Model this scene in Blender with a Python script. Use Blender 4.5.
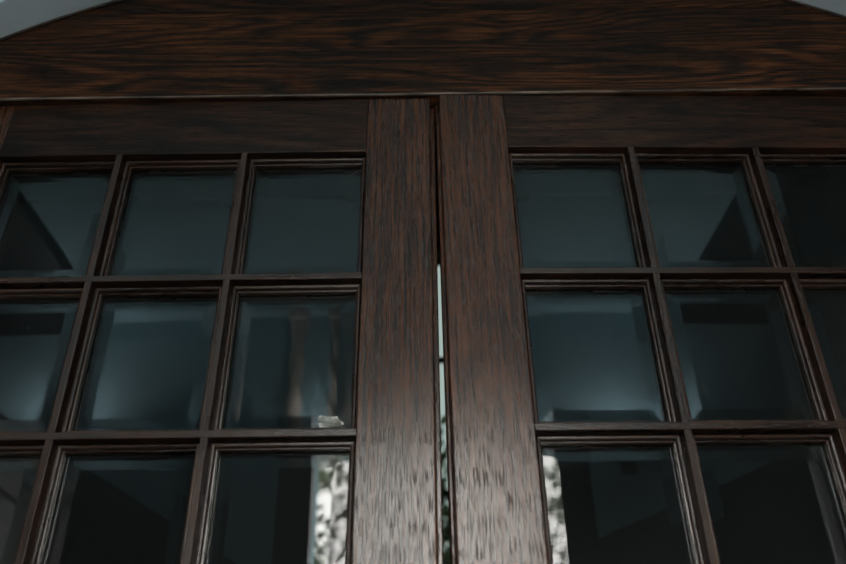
import bpy, bmesh, math, random
from mathutils import Matrix, Vector, noise

for o in list(bpy.data.objects): bpy.data.objects.remove(o)
sc = bpy.context.scene
COL = sc.collection
random.seed(7)
PI = math.pi

# ------------------------------------------------------------ camera
cam = bpy.data.cameras.new('camera')
cam.sensor_width = 36.0
cam.lens = 843.1 * 36.0 / 846.0
cam.clip_start = 0.02
cam.dof.use_dof = True
cam.dof.focus_distance = 1.42
cam.dof.aperture_fstop = 2.8
co = bpy.data.objects.new('camera', cam); COL.objects.link(co)
F = Vector((0.0120371, 0.83967942, 0.54294897)).normalized()
U = Vector((0.01523577, -0.54307929, 0.83954318)).normalized()
R = F.cross(U).normalized(); U = R.cross(F).normalized()
M = Matrix((R, U, -F)).transposed().to_4x4()
M.translation = Vector((-0.04548, -1.14019, 1.59086))
co.matrix_world = M
sc.camera = co

# ------------------------------------------------------------ sky and light
w = bpy.data.worlds.new('overcast_sky'); sc.world = w; w.use_nodes = True
wn = w.node_tree.nodes; bg = wn['Background']
bg.inputs['Color'].default_value = (1.0, 0.98, 0.955, 1)
bg.inputs['Strength'].default_value = 15.0

def area(name, loc, size, energy, color, rot, portal=False):
    l = bpy.data.lights.new(name, 'AREA'); l.shape = 'RECTANGLE'
    l.size, l.size_y = size; l.energy = energy; l.color = color
    if portal: l.cycles.is_portal = True
    o = bpy.data.objects.new(name, l); COL.objects.link(o)
    o.location = loc; o.rotation_euler = rot
    return o
# daylight openings (sky portals only steer sampling, they add no light)
area('entrance_daylight_portal', (0.03, -2.00, 1.5), (1.2, 3.0), 1, (1, 1, 1), (PI / 2, 0, 0), True)
area('room_daylight_portal', (0.065, 2.1, 2.9), (0.7, 1.8), 1, (1, 1, 1), (-PI / 2, 0, 0), True)

sc.view_settings.view_transform = 'Standard'
sc.view_settings.look = 'None'
sc.view_settings.gamma = 1.0
sc.view_settings.exposure = 0.08
sc.view_settings.use_curve_mapping = False
sc.cycles.use_denoising = True
sc.cycles.max_bounces = 12
sc.cycles.transmission_bounces = 10
sc.cycles.sample_clamp_indirect = 6.0

# ------------------------------------------------------------ materials
def newmat(name):
    m = bpy.data.materials.new(name); m.use_nodes = True
    nt = m.node_tree
    return m, nt, nt.nodes['Principled BSDF']
def N(nt, t, **kw):
    n = nt.nodes.new(t)
    for k, v in kw.items():
        if k in n.inputs.keys(): n.inputs[k].default_value = v
        else: setattr(n, k, v)
    return n
def L(nt, a, b): nt.links.new(a, b)
def ramp(nt, src, stops):
    r = nt.nodes.new('ShaderNodeValToRGB'); e = r.color_ramp.elements
    while len(e) < len(stops): e.new(0.5)
    for i, (p, c) in enumerate(stops):
        e[i].position = p; e[i].color = (*c, 1) if len(c) == 3 else c
    L(nt, src, r.inputs[0]); return r
def mix(nt, fac, a, b, mode='MIX'):
    m = nt.nodes.new('ShaderNodeMix'); m.data_type = 'RGBA'; m.blend_type = mode
    if isinstance(fac, (int, float)): m.inputs[0].default_value = fac
    else: L(nt, fac, m.inputs[0])
    for i, v in ((6, a), (7, b)):
        if isinstance(v, tuple): m.inputs[i].default_value = (*v, 1)
        else: L(nt, v, m.inputs[i])
    return m.outputs[2]
def math_(nt, op, a, b=None, c=None):
    m = nt.nodes.new('ShaderNodeMath'); m.operation = op
    for i, v in enumerate((a, b, c)):
        if v is None: continue
        if isinstance(v, (int, float)): m.inputs[i].default_value = v
        else: L(nt, v, m.inputs[i])
    return m.outputs[0]

def oak(name, axis, dark=(0.007, 0.0028, 0.0016), mid=(0.046, 0.0165, 0.0072), light=(0.105, 0.042, 0.018),
        rough=0.40, figure=0.35, pores=1.0, ringw=1.0, coat=0.0, knots=(), spec=0.5, bump=0.35):
    """quarter/flat sawn stained oak, grain running along local `axis`"""
    m, nt, b = newmat(name)
    tc = N(nt, 'ShaderNodeTexCoord'); oi = N(nt, 'ShaderNodeObjectInfo')
    sep = N(nt, 'ShaderNodeSeparateXYZ'); L(nt, tc.outputs['Object'], sep.inputs[0])
    if axis == 'X': al, ac = sep.outputs[0], sep.outputs[2]
    else: al, ac = sep.outputs[2], sep.outputs[0]
    dp = sep.outputs[1]
    off = math_(nt, 'MULTIPLY', oi.outputs['Random'], 37.0)
    def coords(sal, sac, sdp):
        c = N(nt, 'ShaderNodeCombineXYZ')
        L(nt, math_(nt, 'MULTIPLY_ADD', al, sal, off), c.inputs[0])
        L(nt, math_(nt, 'MULTIPLY_ADD', ac, sac, off), c.inputs[1])
        L(nt, math_(nt, 'MULTIPLY', dp, sdp), c.inputs[2])
        return c.outputs[0]
    def nz(vec, scale=1, detail=2, rough_=0.5, dist=0.0):
        n = N(nt, 'ShaderNodeTexNoise', Scale=scale, Detail=detail, Roughness=rough_, Distortion=dist)
        L(nt, vec, n.inputs['Vector']); return n.outputs[0]
    # growth rings as level lines of a long, lazy field -> cathedral figure
    f1 = nz(coords(1.3, 9.0, 5.0), 1, 1.5, 0.45, 0.35)
    f2 = nz(coords(7.0, 30.0, 20.0), 1, 2, 0.5)
    fld = math_(nt, 'ADD', math_(nt, 'MULTIPLY', f1, 12.0 * ringw), math_(nt, 'MULTIPLY', f2, 1.1))
    if knots:
        for kx, kz in knots:
            dx = math_(nt, 'MULTIPLY', math_(nt, 'SUBTRACT', al, kx), 14.0)
            dz = math_(nt, 'MULTIPLY', math_(nt, 'SUBTRACT', ac, kz), 48.0)
            d2 = math_(nt, 'ADD', math_(nt, 'MULTIPLY', dx, dx), math_(nt, 'MULTIPLY', dz, dz))
            g = math_(nt, 'DIVIDE', 1.6, math_(nt, 'ADD', 1.0, d2))
            fld = math_(nt, 'ADD', fld, g)
    rings = math_(nt, 'MULTIPLY_ADD', math_(nt, 'SINE', math_(nt, 'MULTIPLY', fld, 2 * PI)), 0.5, 0.5)
    rings = math_(nt, 'POWER', rings, 1.6)
    # fine fibres
    fib = nz(coords(7.0, 230.0, 200.0), 1, 3, 0.65)
    fib2 = nz(coords(3.5, 120.0, 90.0), 1, 2, 0.55)
    # open pores : short dark dashes
    por = nz(coords(30.0, 620.0, 400.0), 1, 2, 0.55)
    pr = ramp(nt, por, [(0.0, (1, 1, 1)), (0.39, (1, 1, 1)), (0.45, (0, 0, 0)), (1, (0, 0, 0))])
    blot = nz(coords(2.2, 5.0, 3.0), 1, 3, 0.6)
    tone = math_(nt, 'ADD', math_(nt, 'MULTIPLY_ADD', fib, 1.7, -0.62), math_(nt, 'MULTIPLY', fib2, 0.55))
    tone = math_(nt, 'ADD', tone, math_(nt, 'MULTIPLY', math_(nt, 'SUBTRACT', blot, 0.5), 0.8))
    tone = math_(nt, 'SUBTRACT', tone, math_(nt, 'MULTIPLY', rings, figure))
    cr = ramp(nt, tone, [(0.08, dark), (0.45, mid), (0.85, light)])
    col = mix(nt, math_(nt, 'MULTIPLY', pr.outputs[0], 0.8 * pores), cr.outputs[0], dark)
    if knots:
        for kx, kz in knots:
            dx = math_(nt, 'MULTIPLY', math_(nt, 'SUBTRACT', al, kx), 110.0)
            dz = math_(nt, 'MULTIPLY', math_(nt, 'SUBTRACT', ac, kz), 260.0)
            d2 = math_(nt, 'ADD', math_(nt, 'MULTIPLY', dx, dx), math_(nt, 'MULTIPLY', dz, dz))
            g = math_(nt, 'MINIMUM', math_(nt, 'DIVIDE', 1.0, math_(nt, 'ADD', 0.6, d2)), 0.95)
            col = mix(nt, g, col, tuple(v * 0.4 for v in dark))
    L(nt, col, b.inputs['Base Color'])
    rr = math_(nt, 'MULTIPLY_ADD', blot, 0.16, rough - 0.08)
    rr = math_(nt, 'ADD', rr, math_(nt, 'MULTIPLY', pr.outputs[0], 0.35))
    L(nt, rr, b.inputs['Roughness'])
    b.inputs['Specular IOR Level'].default_value = spec
    b.inputs['Coat Weight'].default_value = coat
    b.inputs['Coat Roughness'].default_value = 0.25
    h = math_(nt, 'SUBTRACT', math_(nt, 'MULTIPLY', fib, 0.35), math_(nt, 'MULTIPLY', pr.outputs[0], 0.9 * pores))
    h = math_(nt, 'SUBTRACT', h, math_(nt, 'MULTIPLY', rings, 0.15))
    bp = N(nt, 'ShaderNodeBump', Strength=bump, Distance=0.0004)
    L(nt, h, bp.inputs['Height']); L(nt, bp.outputs[0], b.inputs['Normal'])
    return m

def flat(name, col, rough=0.8, var=0.15, scale=6.0, bump=0.0, metal=0.0):
    m, nt, b = newmat(name)
    tc = N(nt, 'ShaderNodeTexCoord')
    n = N(nt, 'ShaderNodeTexNoise', Scale=scale, Detail=5, Roughness=0.6)
    L(nt, tc.outputs['Object'], n.inputs['Vector'])
    lo = tuple(c * (1 - var) for c in col); hi = tuple(min(1, c * (1 + var)) for c in col)
    r = ramp(nt, n.outputs[0], [(0.3, lo), (0.7, hi)])
    L(nt, r.outputs[0], b.inputs['Base Color'])
    b.inputs['Roughness'].default_value = rough; b.inputs['Metallic'].default_value = metal
    if bump:
        n2 = N(nt, 'ShaderNodeTexNoise', Scale=scale * 9, Detail=6, Roughness=0.65)
        L(nt, tc.outputs['Object'], n2.inputs['Vector'])
        bp = N(nt, 'ShaderNodeBump', Strength=bump, Distance=0.004)
        L(nt, n2.outputs[0], bp.inputs['Height']); L(nt, bp.outputs[0], b.inputs['Normal'])
    return m

def glass_mat():
    m, nt, b = newmat('bevelled_glass')
    b.inputs['Base Color'].default_value = (0.93, 0.98, 0.98, 1)
    b.inputs['Transmission Weight'].default_value = 1.0
    b.inputs['IOR'].default_value = 1.52
    b.inputs['Roughness'].default_value = 0.0
    tc = N(nt, 'ShaderNodeTexCoord')
    n = N(nt, 'ShaderNodeTexNoise', Scale=7.0, Detail=4, Roughness=0.6); L(nt, tc.outputs['Object'], n.inputs['Vector'])
    v = N(nt, 'ShaderNodeTexNoise', Scale=150.0, Detail=1); L(nt, tc.outputs['Object'], v.inputs['Vector'])
    sp = ramp(nt, v.outputs[0], [(0.755, (0, 0, 0)), (0.80, (1, 1, 1))])
    film = math_(nt, 'MULTIPLY', n.outputs[0], 0.014)
    fac = math_(nt, 'MINIMUM', math_(nt, 'ADD', film, math_(nt, 'MULTIPLY', sp.outputs[0], 0.3)), 1.0)
    d = N(nt, 'ShaderNodeBsdfDiffuse'); d.inputs[0].default_value = (0.55, 0.62, 0.62, 1)
    mx = N(nt, 'ShaderNodeMixShader'); L(nt, fac, mx.inputs[0]); L(nt, b.outputs[0], mx.inputs[1]); L(nt, d.outputs[0], mx.inputs[2])
    L(nt, mx.outputs[0], nt.nodes['Material Output'].inputs[0])
    return m

def tint_mat():  # grey tint added to dim the daylight from the far window
    m, nt, b = newmat('dimming_grey_glass')
    t = N(nt, 'ShaderNodeBsdfTransparent'); t.inputs[0].default_value = (0.15, 0.17, 0.165, 1)
    L(nt, t.outputs[0], nt.nodes['Material Output'].inputs[0]); return m
TINT = tint_mat()
KNOT = (0.144, 2.948)
OAK_X = oak('oak_horizontal_grain', 'X', dark=(0.0045, 0.0019, 0.0012), mid=(0.026, 0.0100, 0.0048), light=(0.064, 0.026, 0.012), spec=0.35)
OAK_Z = oak('oak_vertical_grain', 'Z', dark=(0.005, 0.002, 0.0012), mid=(0.052, 0.0170, 0.0064), light=(0.130, 0.047, 0.019), figure=0.12, rough=0.25, spec=0.72)
OAK_BEAM = oak('oak_lintel_board', 'X', dark=(0.0055, 0.0032, 0.0024), mid=(0.036, 0.0132, 0.0050), light=(0.125, 0.044, 0.0140),
               figure=0.40, pores=0.4, ringw=1.25, rough=0.6, spec=0.22, knots=(KNOT,))
OAK_BAR_X = oak('oak_moulding_horizontal', 'X', dark=(0.005, 0.0024, 0.0016), mid=(0.024, 0.0105, 0.0060), light=(0.06, 0.029, 0.016), figure=0.1, rough=0.28, spec=0.75, bump=0.12)
OAK_BAR_Z = oak('oak_moulding_vertical', 'Z', dark=(0.005, 0.0024, 0.0016), mid=(0.024, 0.0105, 0.0060), light=(0.06, 0.029, 0.016), figure=0.1, rough=0.28, spec=0.75, bump=0.12)
EDGE = oak('highlight_oak_edge', 'X', dark=(0.04, 0.03, 0.022), mid=(0.14, 0.10, 0.08), light=(0.30, 0.23, 0.18), rough=0.24, spec=0.8, bump=0.1)
GLASS = glass_mat()
PLASTER = flat('grey_green_plaster', (0.48, 0.56, 0.63), 0.9, 0.08, 5, 0.25)
PALE = flat('pale_porch_plaster', (0.44, 0.65, 0.72), 0.9, 0.06, 3, 0.1)
DARKWOOD = flat('dark_stained_panelling', (0.012, 0.012, 0.013), 0.5, 0.3, 8)
STONE = flat('porch_floor_slate', (0.05, 0.05, 0.05), 0.7, 0.2, 4, 0.2)
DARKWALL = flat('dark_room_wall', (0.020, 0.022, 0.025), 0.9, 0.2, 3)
IRON = flat('window_frame_paint', (0.02, 0.03, 0.03), 0.5, 0.2, 10)
LEAF = flat('tree_leaves', (0.07, 0.10, 0.035), 0.6, 0.5, 3)
BARK = flat('tree_bark', (0.05, 0.04, 0.03), 0.9, 0.3, 8)
GRASS = flat('garden_grass', (0.04, 0.07, 0.025), 0.95, 0.3, 2)
GRAVEL = flat('path_gravel', (0.16, 0.15, 0.14), 0.95, 0.2, 30, 0.3)
COLUMN = flat('column_limestone', (0.72, 0.62, 0.54), 0.75, 0.08, 12, 0.1)

# ------------------------------------------------------------ mesh helpers
def obj(name, bm, mat, parent=None, loc=None, smooth=False, bevel=0.0, seg=2):
    bmesh.ops.recalc_face_normals(bm, faces=bm.faces)
    me = bpy.data.meshes.new(name); bm.to_mesh(me); bm.free()
    me.materials.append(mat)
    if smooth:
        for p in me.polygons: p.use_smooth = True
    o = bpy.data.objects.new(name, me); COL.objects.link(o)
    if parent: o.parent = parent
    if loc: o.location = loc
    if bevel:
        md = o.modifiers.new('bevel', 'BEVEL'); md.width = bevel; md.segments = seg; md.limit_method = 'ANGLE'; md.angle_limit = 0.6
    return o
def tag(o, label=None, cat=None, group=None, kind=None):
    if label: o['label'] = label
    if cat: o['category'] = cat
    if group: o['group'] = group
    if kind: o['kind'] = kind
    return o
def struct(name, bm, mat, label, cat, **kw):
    return tag(obj(name, bm, mat, **kw), label, cat, kind='structure')
def box(bm, x0, x1, y0, y1, z0, z1):
    v = [bm.verts.new((x, y, z)) for x in (x0, x1) for y in (y0, y1) for z in (z0, z1)]
    for f in ((0, 1, 3, 2), (4, 6, 7, 5), (0, 4, 5, 1), (2, 3, 7, 6), (0, 2, 6, 4), (1, 5, 7, 3)):
        bm.faces.new([v[i] for i in f])
    return bm
def bx(*a): return box(bmesh.new(), *a)
def prism(pts, y0, y1, bm=None):
    """extrude an x,z polygon in y"""
    bm = bm or bmesh.new()
    a = [bm.verts.new((x, y0, z)) for x, z in pts]; b = [bm.verts.new((x, y1, z)) for x, z in pts]
    n = len(pts)
    bm.faces.new(a); bm.faces.new(b[::-1])
    for i in range(n): bm.faces.new((a[i], b[i], b[(i + 1) % n], a[(i + 1) % n]))
    return bm
def extrude_profile_xy(pts, z0, z1):
    bm = bmesh.new()
    a = [bm.verts.new((x, y, z0)) for x, y in pts]; b = [bm.verts.new((x, y, z1)) for x, y in pts]
    n = len(pts); bm.faces.new(a); bm.faces.new(b[::-1])
    for i in range(n): bm.faces.new((a[i], b[i], b[(i + 1) % n], a[(i + 1) % n]))
    return bm

# ------------------------------------------------------------ dimensions
H = 2.75                      # underside of the lintel
ST, FIL, OH, T0 = 0.118, 0.0115, 0.2620, 0.1296
OPS = {-1: 0.2146, 1: 0.2170}
STS = {-1: 0.115, 1: 0.121}
NROW = 5
DG = 0.033                    # glass depth behind the face
TH = 0.055
AX, AZ, AR = 0.0226, 1.5352, 1.6396      # arch circle

# ------------------------------------------------------------ the setting : front wall with arch
def arch_pts(r, x0, x1, n=48):
    a0 = math.acos((x0 - AX) / r); a1 = math.acos((x1 - AX) / r)
    return [(AX + r * math.cos(a0 + (a1 - a0) * i / n), AZ + r * math.sin(a0 + (a1 - a0) * i / n)) for i in range(n + 1)]
JX = 0.93
bm = bmesh.new()
pts = arch_pts(AR, -JX, JX)
zt = 4.2
prism([(-1.9, 0)] + [(-JX, 0), pts[0]] + [(-1.9, pts[0][1])], -0.07, 0.14, bm)
prism([(JX, 0), (1.9, 0), (1.9, pts[-1][1]), pts[-1]], -0.07, 0.14, bm)
for i in range(len(pts) - 1):
    (xa, za), (xb, zb) = pts[i], pts[i + 1]
    prism([(xa, za), (xb, zb), (xb, zt), (xa, zt)], -0.07, 0.14, bm)
prism([(-1.9, pts[0][1]), pts[0], (-JX, zt), (-1.9, zt)], -0.07, 0.14, bm)
prism([pts[-1], (1.9, pts[-1][1]), (1.9, zt), (JX, zt)], -0.07, 0.14, bm)
bmesh.ops.remove_doubles(bm, verts=bm.verts, dist=1e-5)
struct('wall_front', bm, PLASTER, 'pale grey plaster wall arching over the wooden doors', 'wall')

# lintel board and the tympanum board above it, both cut to the arch
SEAM = 2.986
rr_ = AR - 0.001
def arch_x(z, r): return math.sqrt(r * r - (z - AZ) ** 2)
xs = arch_x(SEAM, rr_)
xb_ = JX - 0.001
left = [p for p in arch_pts(rr_, -xb_, AX - xs, 12)]
right = [p for p in arch_pts(rr_, AX + xs, xb_, 12)]
struct('trim_1', prism([(-xb_, H), (xb_, H)] + right[::-1] + left[::-1], 0.0, 0.07), OAK_BEAM,
       'dark brown oak lintel board with wavy grain and a small knot above both doors', 'lintel', bevel=0.0022, seg=3)
struct('trim_2', prism(arch_pts(rr_, AX - xs + 0.003, AX + xs - 0.003, 40), 0.0006, 0.07), OAK_BEAM,
       'dark oak board filling the arch above the lintel board', 'board', bevel=0.0012)
o = obj('lower_edge', bx(-xb_ + 0.02, xb_ - 0.02, -0.0012, 0.004, H - 0.0014, H + 0.0026), EDGE, bpy.data.objects['trim_1'], bevel=0.0012, seg=3)  # pale colour stands in for the highlight along the lintel's arris
o['label'] = 'pale lower edge, highlight in its colour'
# slim bead following the arch
bm = bmesh.new(); prev = None
for (x, z) in arch_pts(AR - 0.010, -0.90, 0.935, 80):
    d = Vector((x - AX, 0, z - AZ)).normalized()
    ring = [bm.verts.new(Vector((x, -0.001, z)) + d * (0.0035 * math.cos(t)) + Vector((0, 0.0045 * math.sin(t), 0))) for t in [k * 2 * PI / 8 for k in range(8)]]
    if prev:
        for k in range(8): bm.faces.new((prev[k], ring[k], ring[(k + 1) % 8], prev[(k + 1) % 8]))
    prev = ring
struct('trim_3', bm, OAK_X, 'thin dark wooden bead along the curved edge of the arch', 'moulding', smooth=True)
for s, nm, lb in ((-1, 'trim_4', 'dark oak jamb post at the hinge side of the left door'), (1, 'trim_5', 'dark oak jamb post at the hinge side of the right door')):
    xa, xb2 = (-JX + 0.001, -0.902) if s < 0 else (0.912, JX - 0.001)
    struct(nm, bx(xa, xb2, 0.0, 0.12, 0.0, H - 0.001), OAK_Z, lb, 'door jamb')

# ------------------------------------------------------------ door leaves
MOULD = [(-0.0022, 0.0290), (0.0026, 0.0290), (0.0028, 0.0152), (0.0034, 0.0141), (0.0048, 0.0136), (0.0066, 0.0138), (0.0080, 0.0146),
         (0.0087, 0.0160), (0.0086, 0.0176), (0.0076, 0.0190), (0.0072, 0.0215), (0.0080, 0.0238), (0.0098, 0.0242), (0.0106, 0.0248),
         (0.0106, DG - 0.0002)]
BACKM = [(0.0120, DG + 0.0064), (0.0110, 0.0440), (0.0030, 0.0500), (0.0, 0.0505)]
def frame_sweep(x0, x1, z0, z1, prof):
    """prof of (inset, depth) swept around a rectangle with mitred corners -> list of 4 bmeshes (top,bottom,left,right sides)"""
    out = {}
    for side in ('top', 'bottom', 'left', 'right'):
        bm = bmesh.new(); A = []; B = []
        for (i, d) in prof:
            c = {'tl': (x0 + i, z1 - i), 'tr': (x1 - i, z1 - i), 'bl': (x0 + i, z0 + i), 'br': (x1 - i, z0 + i)}
            a, b = {'top': ('tl', 'tr'), 'bottom': ('bl', 'br'), 'left': ('bl', 'tl'), 'right': ('br', 'tr')}[side]
            A.append(bm.verts.new((c[a][0], d, c[a][1]))); B.append(bm.verts.new((c[b][0], d, c[b][1])))
        for k in range(len(prof) - 1): bm.faces.new((A[k], B[k], B[k + 1], A[k + 1]))
        # close the back so the moulding is a solid stick
        bm.faces.new((A[0], A[-1], B[-1], B[0]))
        bm.faces.new(A); bm.faces.new(B[::-1])
        out[side] = bm
    return out
def join_bm(bms):
    r = bmesh.new()
    for b in bms:
        me = bpy.data.meshes.new('tmp'); b.to_mesh(me); r.from_mesh(me); bpy.data.meshes.remove(me); b.free()
    return r
def pane_bm(x0, x1, z0, z1):
    """solid bevelled pane: 24 mm bevel ground 2.2 mm deep on the front"""
    e = 0.0; bw = 0.024 + 0.0080; drop = 0.0028
    bm = bmesh.new()
    X0, X1, Z0, Z1 = x0 + e, x1 - e, z0 + e, z1 - e
    yo, yi, yb = DG + drop, DG, DG + 0.0062
    o = [bm.verts.new(p) for p in ((X0, yo, Z0), (X1, yo, Z0), (X1, yo, Z1), (X0, yo, Z1))]
    i = [bm.verts.new(p) for p in ((X0 + bw, yi, Z0 + bw), (X1 - bw, yi, Z0 + bw), (X1 - bw, yi, Z1 - bw), (X0 + bw, yi, Z1 - bw))]
    b = [bm.verts.new(p) for p in ((X0, yb, Z0), (X1, yb, Z0), (X1, yb, Z1), (X0, yb, Z1))]
    bm.faces.new(i); bm.faces.new(b[::-1])
    for k in range(4):
        j = (k + 1) % 4
        bm.faces.new((o[k], o[j], i[j], i[k])); bm.faces.new((b[k], b[j], o[j], o[k]))
    return bm

def leaf(s, name, label, mx, mz, yaw, roll):
    op, st = OPS[s], STS[s]
    lip = 0.009 if s < 0 else 0.0062
    width = 2 * st + 3 * op + 2 * FIL
    root = bpy.data.objects.new(name, None); COL.objects.link(root)
    my = 0.01941 - 0.875 * math.sin(yaw)
    root.matrix_world = Matrix.Translation((mx, my, H + mz)) @ Matrix.Rotation(s * yaw, 4, 'Z') @ Matrix.Rotation(-roll, 4, 'Y')
    tag(root, label, 'door', kind='structure')
    def X(u): return s * u
    def xb(u0, u1, y0, y1, z0, z1): return bx(min(X(u0), X(u1)), max(X(u0), X(u1)), y0, y1, z0, z1)
    bot = -(H + mz) + 0.012
    # stiles (the meeting stile carries a rear rebate lip)
    u = lambda pts: extrude_profile_xy([(X(a), b) for a, b in pts], bot, 0.0)
    obj('meeting_stile', u([(0, 0), (st, 0), (st, TH), (-lip, TH), (-lip, 0.026), (0, 0.026)]), OAK_Z, root, bevel=0.0022, seg=3)
    obj('hinge_stile', xb(width - st, width, 0, TH, bot, 0), OAK_Z, root, bevel=0.0022, seg=3)
    obj('top_rail', xb(st, width - st, 0.0002, TH, -T0, -0.0003), OAK_X, root, bevel=0.0012)
    zb = -T0 - NROW * OH - (NROW - 1) * FIL
    obj('lock_rail', xb(st, width - st, 0.0002, TH, zb - 0.20, zb), OAK_X, root, bevel=0.0012)
    obj('bottom_rail', xb(st, width - st, 0.0002, TH, bot, bot + 0.22), OAK_X, root, bevel=0.0012)
    obj('lower_panel', xb(st, width - st, 0.014, 0.040, bot + 0.2202, zb - 0.2002), OAK_Z, root)
    # glazing bars: rounded fillet on a slim web
    def bar_prof(c, half=FIL / 2):
        w = 0.0030
        return [(c - half + 0.0012, 0.0), (c + half - 0.0012, 0.0), (c + half - 0.0003, 0.0006), (c + half, 0.0018), (c + half - 0.0004, 0.0036), (c + w, 0.0062),
                (c + w, TH - 0.002), (c - w, TH - 0.002), (c - w, 0.0062), (c - half + 0.0004, 0.0036), (c - half, 0.0018), (c - half + 0.0003, 0.0006)]
    for k in (1, 2):
        c = st + k * op + (k - 0.5) * FIL
        obj('vertical_glazing_bar', extrude_profile_xy([(X(a), b + 0.0004) for a, b in bar_prof(c)], zb, -T0), OAK_BAR_Z, root)
    for r in range(1, NROW):
        zc = -T0 - r * OH - (r - 0.5) * FIL
        bm = bmesh.new(); P = bar_prof(0.0)
        xa, xb2 = sorted((X(st), X(width - st)))
        a = [bm.verts.new((xa, d, zc + p)) for p, d in P]; b = [bm.verts.new((xb2, d, zc + p)) for p, d in P]
        n = len(P); bm.faces.new(a); bm.faces.new(b[::-1])
        for i in range(n): bm.faces.new((a[i], b[i], b[(i + 1) % n], a[(i + 1) % n]))
        obj('horizontal_glazing_bar', bm, OAK_BAR_X, root)
    for r in range(NROW):
        z1 = -T0 - r * (OH + FIL); z0 = z1 - OH
        for c in range(3):
            ua = st + c * (op + FIL); xa, xb2 = sorted((X(ua), X(ua + op)))
            sw = frame_sweep(xa, xb2, z0, z1, MOULD)
            for side in ('top', 'bottom', 'left', 'right'):
                obj('glazing_moulding', sw[side], OAK_BAR_X if side in ('top', 'bottom') else OAK_BAR_Z, root)
            if r < 4:
                sw = frame_sweep(xa, xb2, z0, z1, BACKM)
                obj('rear_glazing_bead', join_bm(list(sw.values())), OAK_BAR_Z, root)
            i = 0.0030
            o = obj('glass_pane', pane_bm(xa + i - 0.0005, xb2 - i + 0.0005, z0 + i, z1 - i), GLASS, root)
            o['label'] = 'bevelled clear glass pane'
    return root
leaf(-1, 'door_1', 'left dark oak glazed door leaf with bevelled panes, narrow gap at its right edge', -0.00921, -0.00506, 0.01537, -0.01114)
leaf(1, 'door_2', 'right dark oak glazed door leaf with bevelled panes, narrow gap at its left edge', 0.00921, -0.00236, 0.02208, -0.00136)

# ------------------------------------------------------------ porch on the camera side
PC = 3.45      # ceiling height
YO = -1.90     # outer wall
KR = (1.14 - YO) / 3.44
def kx(x): return -0.045 + (x + 0.045) * KR
def kz(z): return 1.59 + (z - 1.59) * KR
struct('floor', bx(-1.9, 1.9, YO - 0.1, -0.07, -0.06, 0.0), STONE, 'dark slate floor of the porch', 'floor')
struct('ceiling', bx(-1.42, 1.15, YO, -0.0701, PC, PC + 0.1), PALE, 'flat pale porch ceiling', 'ceiling')
struct('ceiling_left', bx(-1.9, -1.421, YO, -0.0701, PC - 0.05, PC + 0.1), DARKWOOD, 'dark ceiling strip added along the left porch wall to cut bounced light', 'ceiling')  # dark side strips added to cut light bouncing towards the corners
struct('ceiling_right', bx(1.151, 1.9, YO, -0.0701, PC - 0.05, PC + 0.1), DARKWOOD, 'dark ceiling strip added along the right porch wall to cut bounced light', 'ceiling')
struct('wall_left', bx(-2.1, -1.9, YO - 0.1, 0.14, 0, PC), DARKWALL, 'dark side wall left of the doors', 'wall')
struct('wall_right', bx(1.9, 2.1, YO - 0.1, 0.14, 0, PC), DARKWALL, 'dark side wall right of the doors', 'wall')
OX0, OX1, OZ = kx(-0.555), kx(0.64), kz(2.98)
bm = bmesh.new()
prism([(-1.9, 0), (OX0, 0), (OX0, PC), (-1.9, PC)], YO - 0.10, YO, bm)
prism([(OX1, 0), (1.9, 0), (1.9, PC), (OX1, PC)], YO - 0.10, YO, bm)
prism([(OX0, OZ), (OX1, OZ), (OX1, PC), (OX0, PC)], YO - 0.10, YO, bm)
struct('wall_back', bm, PALE, 'pale porch wall opposite the doors with a tall entrance opening', 'wall')
struct('trim_6', prism([(-1.9, 0), (OX0 - 0.13, 0), (OX0 - 0.13, kz(2.42)), (-1.9, 3.10)], YO + 0.001, YO + 0.03), DARKWOOD, 'dark raking panelling left of the entrance opening', 'panelling')
struct('trim_7', prism([(OX1 + 0.14, 0), (1.9, 0), (1.9, 2.95), (OX1 + 0.14, kz(2.58))], YO + 0.001, YO + 0.03), DARKWOOD, 'dark raking panelling right of the entrance opening', 'panelling')
struct('trim_8', bx(OX0 - 0.129, OX0, YO + 0.001, YO + 0.06, 0.001, OZ - 0.03), DARKWOOD, 'dark jamb board left of the entrance opening', 'jamb board')
struct('trim_9', bx(OX1, OX1 + 0.139, YO + 0.001, YO + 0.06, 0.001, OZ - 0.03), DARKWOOD, 'dark jamb board right of the entrance opening', 'jamb board')

def light_screen(name, s, x, z1, label):  # unseen screens added to block side light and darken the pane reflections
    root = bpy.data.objects.new(name, None); COL.objects.link(root); root.location = (x, -0.10, 0)
    tag(root, label, 'light screen')
    for n, a in (('stile', (-0.02, 0.02, -0.09, 0, 0.02, z1)), ('stile', (-0.02, 0.02, -0.66, -0.57, 0.02, z1)), ('rail', (-0.02, 0.02, -0.57, -0.09, 0.02, 0.22)),
                 ('rail', (-0.02, 0.02, -0.57, -0.09, z1 - 0.12, z1)), ('rail', (-0.02, 0.02, -0.57, -0.09, 1.1, 1.25)), ('panel', (-0.008, 0.008, -0.57, -0.09, 0.22, 1.1)), ('panel', (-0.008, 0.008, -0.57, -0.09, 1.25, z1 - 0.12))):
        obj(n, bx(*a), DARKWOOD, root)
light_screen('added_screen', -1, -0.99, 2.35, 'added dark panelled screen blocking side light left of the doors')
light_screen('added_screen', 1, 0.99, 3.10, 'added taller dark panelled screen blocking side light right of the doors')
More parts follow.
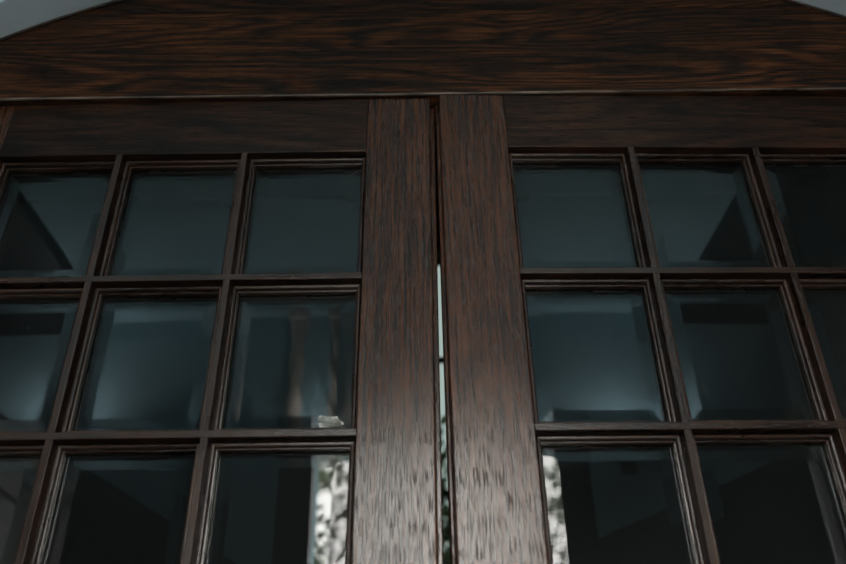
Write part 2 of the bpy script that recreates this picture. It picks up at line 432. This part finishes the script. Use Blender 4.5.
# ------------------------------------------------------------ room behind the doors
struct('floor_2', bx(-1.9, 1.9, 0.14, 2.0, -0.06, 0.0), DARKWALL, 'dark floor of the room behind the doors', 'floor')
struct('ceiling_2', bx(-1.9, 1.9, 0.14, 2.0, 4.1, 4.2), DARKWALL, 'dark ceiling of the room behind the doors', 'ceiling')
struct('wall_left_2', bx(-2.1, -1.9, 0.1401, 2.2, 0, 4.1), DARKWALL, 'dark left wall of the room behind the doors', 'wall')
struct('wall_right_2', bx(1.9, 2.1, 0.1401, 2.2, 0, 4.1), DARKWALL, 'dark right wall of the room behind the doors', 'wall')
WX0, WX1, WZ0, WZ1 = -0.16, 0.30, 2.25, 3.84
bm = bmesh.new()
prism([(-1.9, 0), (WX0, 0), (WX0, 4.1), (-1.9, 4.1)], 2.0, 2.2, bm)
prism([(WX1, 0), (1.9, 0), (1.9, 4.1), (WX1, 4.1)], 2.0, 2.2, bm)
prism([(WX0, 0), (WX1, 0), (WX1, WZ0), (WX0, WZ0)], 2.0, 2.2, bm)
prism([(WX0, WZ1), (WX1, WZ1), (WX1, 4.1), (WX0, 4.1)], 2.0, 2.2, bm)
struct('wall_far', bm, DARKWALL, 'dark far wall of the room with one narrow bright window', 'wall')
wr = bpy.data.objects.new('window_1', None); COL.objects.link(wr); wr.location = (0, 2.08, 0)
tag(wr, 'narrow bright window seen through the gap between the doors', 'window', kind='structure')
bm = bmesh.new()
box(bm, WX0, WX0 + 0.03, -0.03, 0.03, WZ0, WZ1); box(bm, WX1 - 0.03, WX1, -0.03, 0.03, WZ0, WZ1)
box(bm, WX0 + 0.03, WX1 - 0.03, -0.03, 0.03, WZ0, WZ0 + 0.03); box(bm, WX0 + 0.03, WX1 - 0.03, -0.03, 0.03, WZ1 - 0.02, WZ1)
obj('window_frame', bm, IRON, wr)
obj('dimming_pane', bx(WX0 + 0.03, WX1 - 0.03, 0.014, 0.018, WZ0 + 0.03, WZ1 - 0.02), TINT, wr)
obj('glazing_bar', bx(WX0 + 0.03, WX1 - 0.03, -0.012, 0.012, 3.262, 3.282), IRON, wr)

# ------------------------------------------------------------ garden
struct('path', bx(-2.5, 2.5, -7.0, YO - 0.101, -0.0695, -0.02), GRAVEL, 'grey gravel path leading up to the porch', 'path')
struct('ground', bx(-14, 14, -16, 14, -0.12, -0.07), GRASS, 'green lawn outside the porch', 'lawn')

def tree(name, label, x, y, base, h, crown, n, lsz, seed, zlo=None, group=None):
    rnd = random.Random(seed)
    root = bpy.data.objects.new(name, None); COL.objects.link(root); root.location = (x, y, base)
    tag(root, label, 'tree', group)
    bm = bmesh.new()
    def limb(p, q, r0, r1, k=7):
        d = (q - p).normalized(); a = d.orthogonal().normalized(); b = d.cross(a)
        A = [bm.verts.new(p + (a * math.cos(t) + b * math.sin(t)) * r0) for t in [i * 2 * PI / k for i in range(k)]]
        B = [bm.verts.new(q + (a * math.cos(t) + b * math.sin(t)) * r1) for t in [i * 2 * PI / k for i in range(k)]]
        for i in range(k): bm.faces.new((A[i], A[(i + 1) % k], B[(i + 1) % k], B[i]))
        bm.faces.new(A[::-1]); bm.faces.new(B)
    p = Vector((0, 0, 0)); tops = []
    for i in range(5):
        q = Vector((rnd.uniform(-.1, .1), rnd.uniform(-.1, .1), h * (i + 1) / 5)); limb(p, q, 0.09 * (1 - i / 6), 0.09 * (1 - (i + 1) / 6)); p = q
        if i > 0:
            for _ in range(3):
                a = rnd.uniform(0, 2 * PI); e = q + Vector((math.cos(a) * crown * .8, math.sin(a) * crown * .8, rnd.uniform(.1, .5)))
                limb(q, e, 0.03, 0.008, 5); tops.append(e)
    obj('trunk', bm, BARK, root)
    bm = bmesh.new()
    z0 = h * 0.25 if zlo is None else zlo
    for _ in range(n):
        a = rnd.uniform(0, 2 * PI); t = rnd.random(); r = crown * math.sqrt(rnd.random()) * (1.0 - 0.6 * max(0, t - .5))
        c = Vector((math.cos(a) * r, math.sin(a) * r, z0 + t * (h * 1.12 - z0)))
        if noise.noise(c * 2.4 + Vector((seed, 0, 0))) < -0.12: continue
        d = Vector((rnd.gauss(0, 1), rnd.gauss(0, 1), rnd.gauss(0, 1))).normalized(); e = d.orthogonal().normalized(); f = d.cross(e)
        l = lsz * rnd.uniform(.6, 1.3)
        v = [bm.verts.new(c + e * a_ * l + f * b_ * l * .45 + d * h_ * l) for a_, b_, h_ in ((-1, 0, 0), (0, -1, .1), (1, 0, 0), (0, 1, .1))]
        bm.faces.new(v)
    obj('foliage', bm, LEAF, root)
    return root
tree('garden_tree', 'leafy tree reflected in the lowest panes, left of the entrance axis', -0.9, -6.2, -0.07, 4.1, 1.0, 5600, 0.055, 3)
tree('garden_tree', 'leafy tree reflected in the lowest panes, right of the entrance axis', 1.45, -5.6, -0.07, 4.0, 1.05, 5600, 0.055, 8)
tree('garden_tree', 'broad tree reflected far behind the entrance opening', 0.3, -9.5, -0.07, 5.0, 1.2, 3200, 0.07, 12)
tree('window_tree', 'leafy tree glimpsed low through the gap between the doors', 0.1, 4.2, -0.07, 3.45, 0.7, 5500, 0.05, 21)

# ------------------------------------------------------------ twisted half columns above the entrance
def twisted_drop(x, y, z0, z1, label):
    root = bpy.data.objects.new('twisted_column', None); COL.objects.link(root); root.location = (x, y, z0)
    tag(root, label, 'column', 'twisted drop columns above the entrance')
    bm = bmesh.new(); prev = None; nseg = 60; k = 18; hh = z1 - z0 - 0.05
    for i in range(nseg + 1):
        z = hh * i / nseg; ring = []
        for j in range(k):
            t = j * 2 * PI / k; r = 0.026 + 0.008 * math.cos(2 * t - z * 2 * PI / 0.18)
            if i == 0: r *= 0.6
            ring.append(bm.verts.new((r * math.cos(t), r * math.sin(t), z)))
        if prev:
            for j in range(k): bm.faces.new((prev[j], prev[(j + 1) % k], ring[(j + 1) % k], ring[j]))
        else: bm.faces.new(ring[::-1])
        prev = ring
    bm.faces.new(prev)
    obj('shaft', bm, COLUMN, root, smooth=True)
    obj('capital', bx(-.042, .042, -.042, .042, hh, hh + 0.0498), COLUMN, root, bevel=.008)
twisted_drop(kx(-0.66), YO + 0.045, OZ + 0.03, PC, 'twisted pale drop column above the entrance, farther from the doorway axis')
twisted_drop(kx(-0.47), YO + 0.045, OZ + 0.03, PC, 'twisted pale drop column above the entrance, closer to the doorway axis')

# ------------------------------------------------------------ added fill lamps brightening the porch ceiling, wall and columns
BRASS = flat('dark_bronze', (0.03, 0.025, 0.02), 0.4, 0.2, 10, metal=0.6)
def fill_uplight(x, z, power, label):
    root = bpy.data.objects.new('added_uplight', None); COL.objects.link(root); root.location = (x, YO + 0.0305, z)
    tag(root, label, 'added lamp', 'added fill lamps on the porch wall')
    obj('back_plate', bx(-0.03, 0.03, 0.0, 0.012, -0.09, 0.03), BRASS, root, bevel=0.004)
    obj('arm', bx(-0.008, 0.008, 0.0121, 0.05, -0.055, -0.039), BRASS, root, bevel=0.003)
    bm = bmesh.new(); rings = []
    prof = [(0.012, -0.07), (0.045, -0.055), (0.075, -0.02), (0.088, 0.03), (0.084, 0.03), (0.071, -0.017), (0.042, -0.05), (0.010, -0.062)]
    for rr, zz in prof: rings.append([bm.verts.new((rr * math.cos(t * PI / 14), 0.11 + rr * math.sin(t * PI / 14), zz)) for t in range(28)])
    for a, b in zip(rings, rings[1:]):
        for j in range(28): bm.faces.new((a[j], a[(j + 1) % 28], b[(j + 1) % 28], b[j]))
    bm.faces.new(rings[0][::-1]); bm.faces.new(rings[-1])
    obj('bowl', bm, BRASS, root, smooth=True)
    l = bpy.data.lights.new('added_fill_light', 'AREA'); l.shape = 'DISK'; l.size = 0.10; l.energy = power; l.color = (0.95, 1.0, 1.0)
    lo = bpy.data.objects.new('fill_light', l); COL.objects.link(lo); lo.parent = root; lo.location = (0, 0.11, -0.01); lo.rotation_euler = (PI, 0, 0)
fill_uplight(-1.52, 2.86, 3.2, 'added bronze bowl fill lamp left of the entrance, lighting the ceiling')
fill_uplight(0.86, 2.80, 2.5, 'added bronze bowl fill lamp right of the entrance, lighting the ceiling')
fill_uplight(kx(-0.565), OZ + 0.025, 1.1, 'added bronze bowl fill lamp directly above the entrance, between the twisted columns')
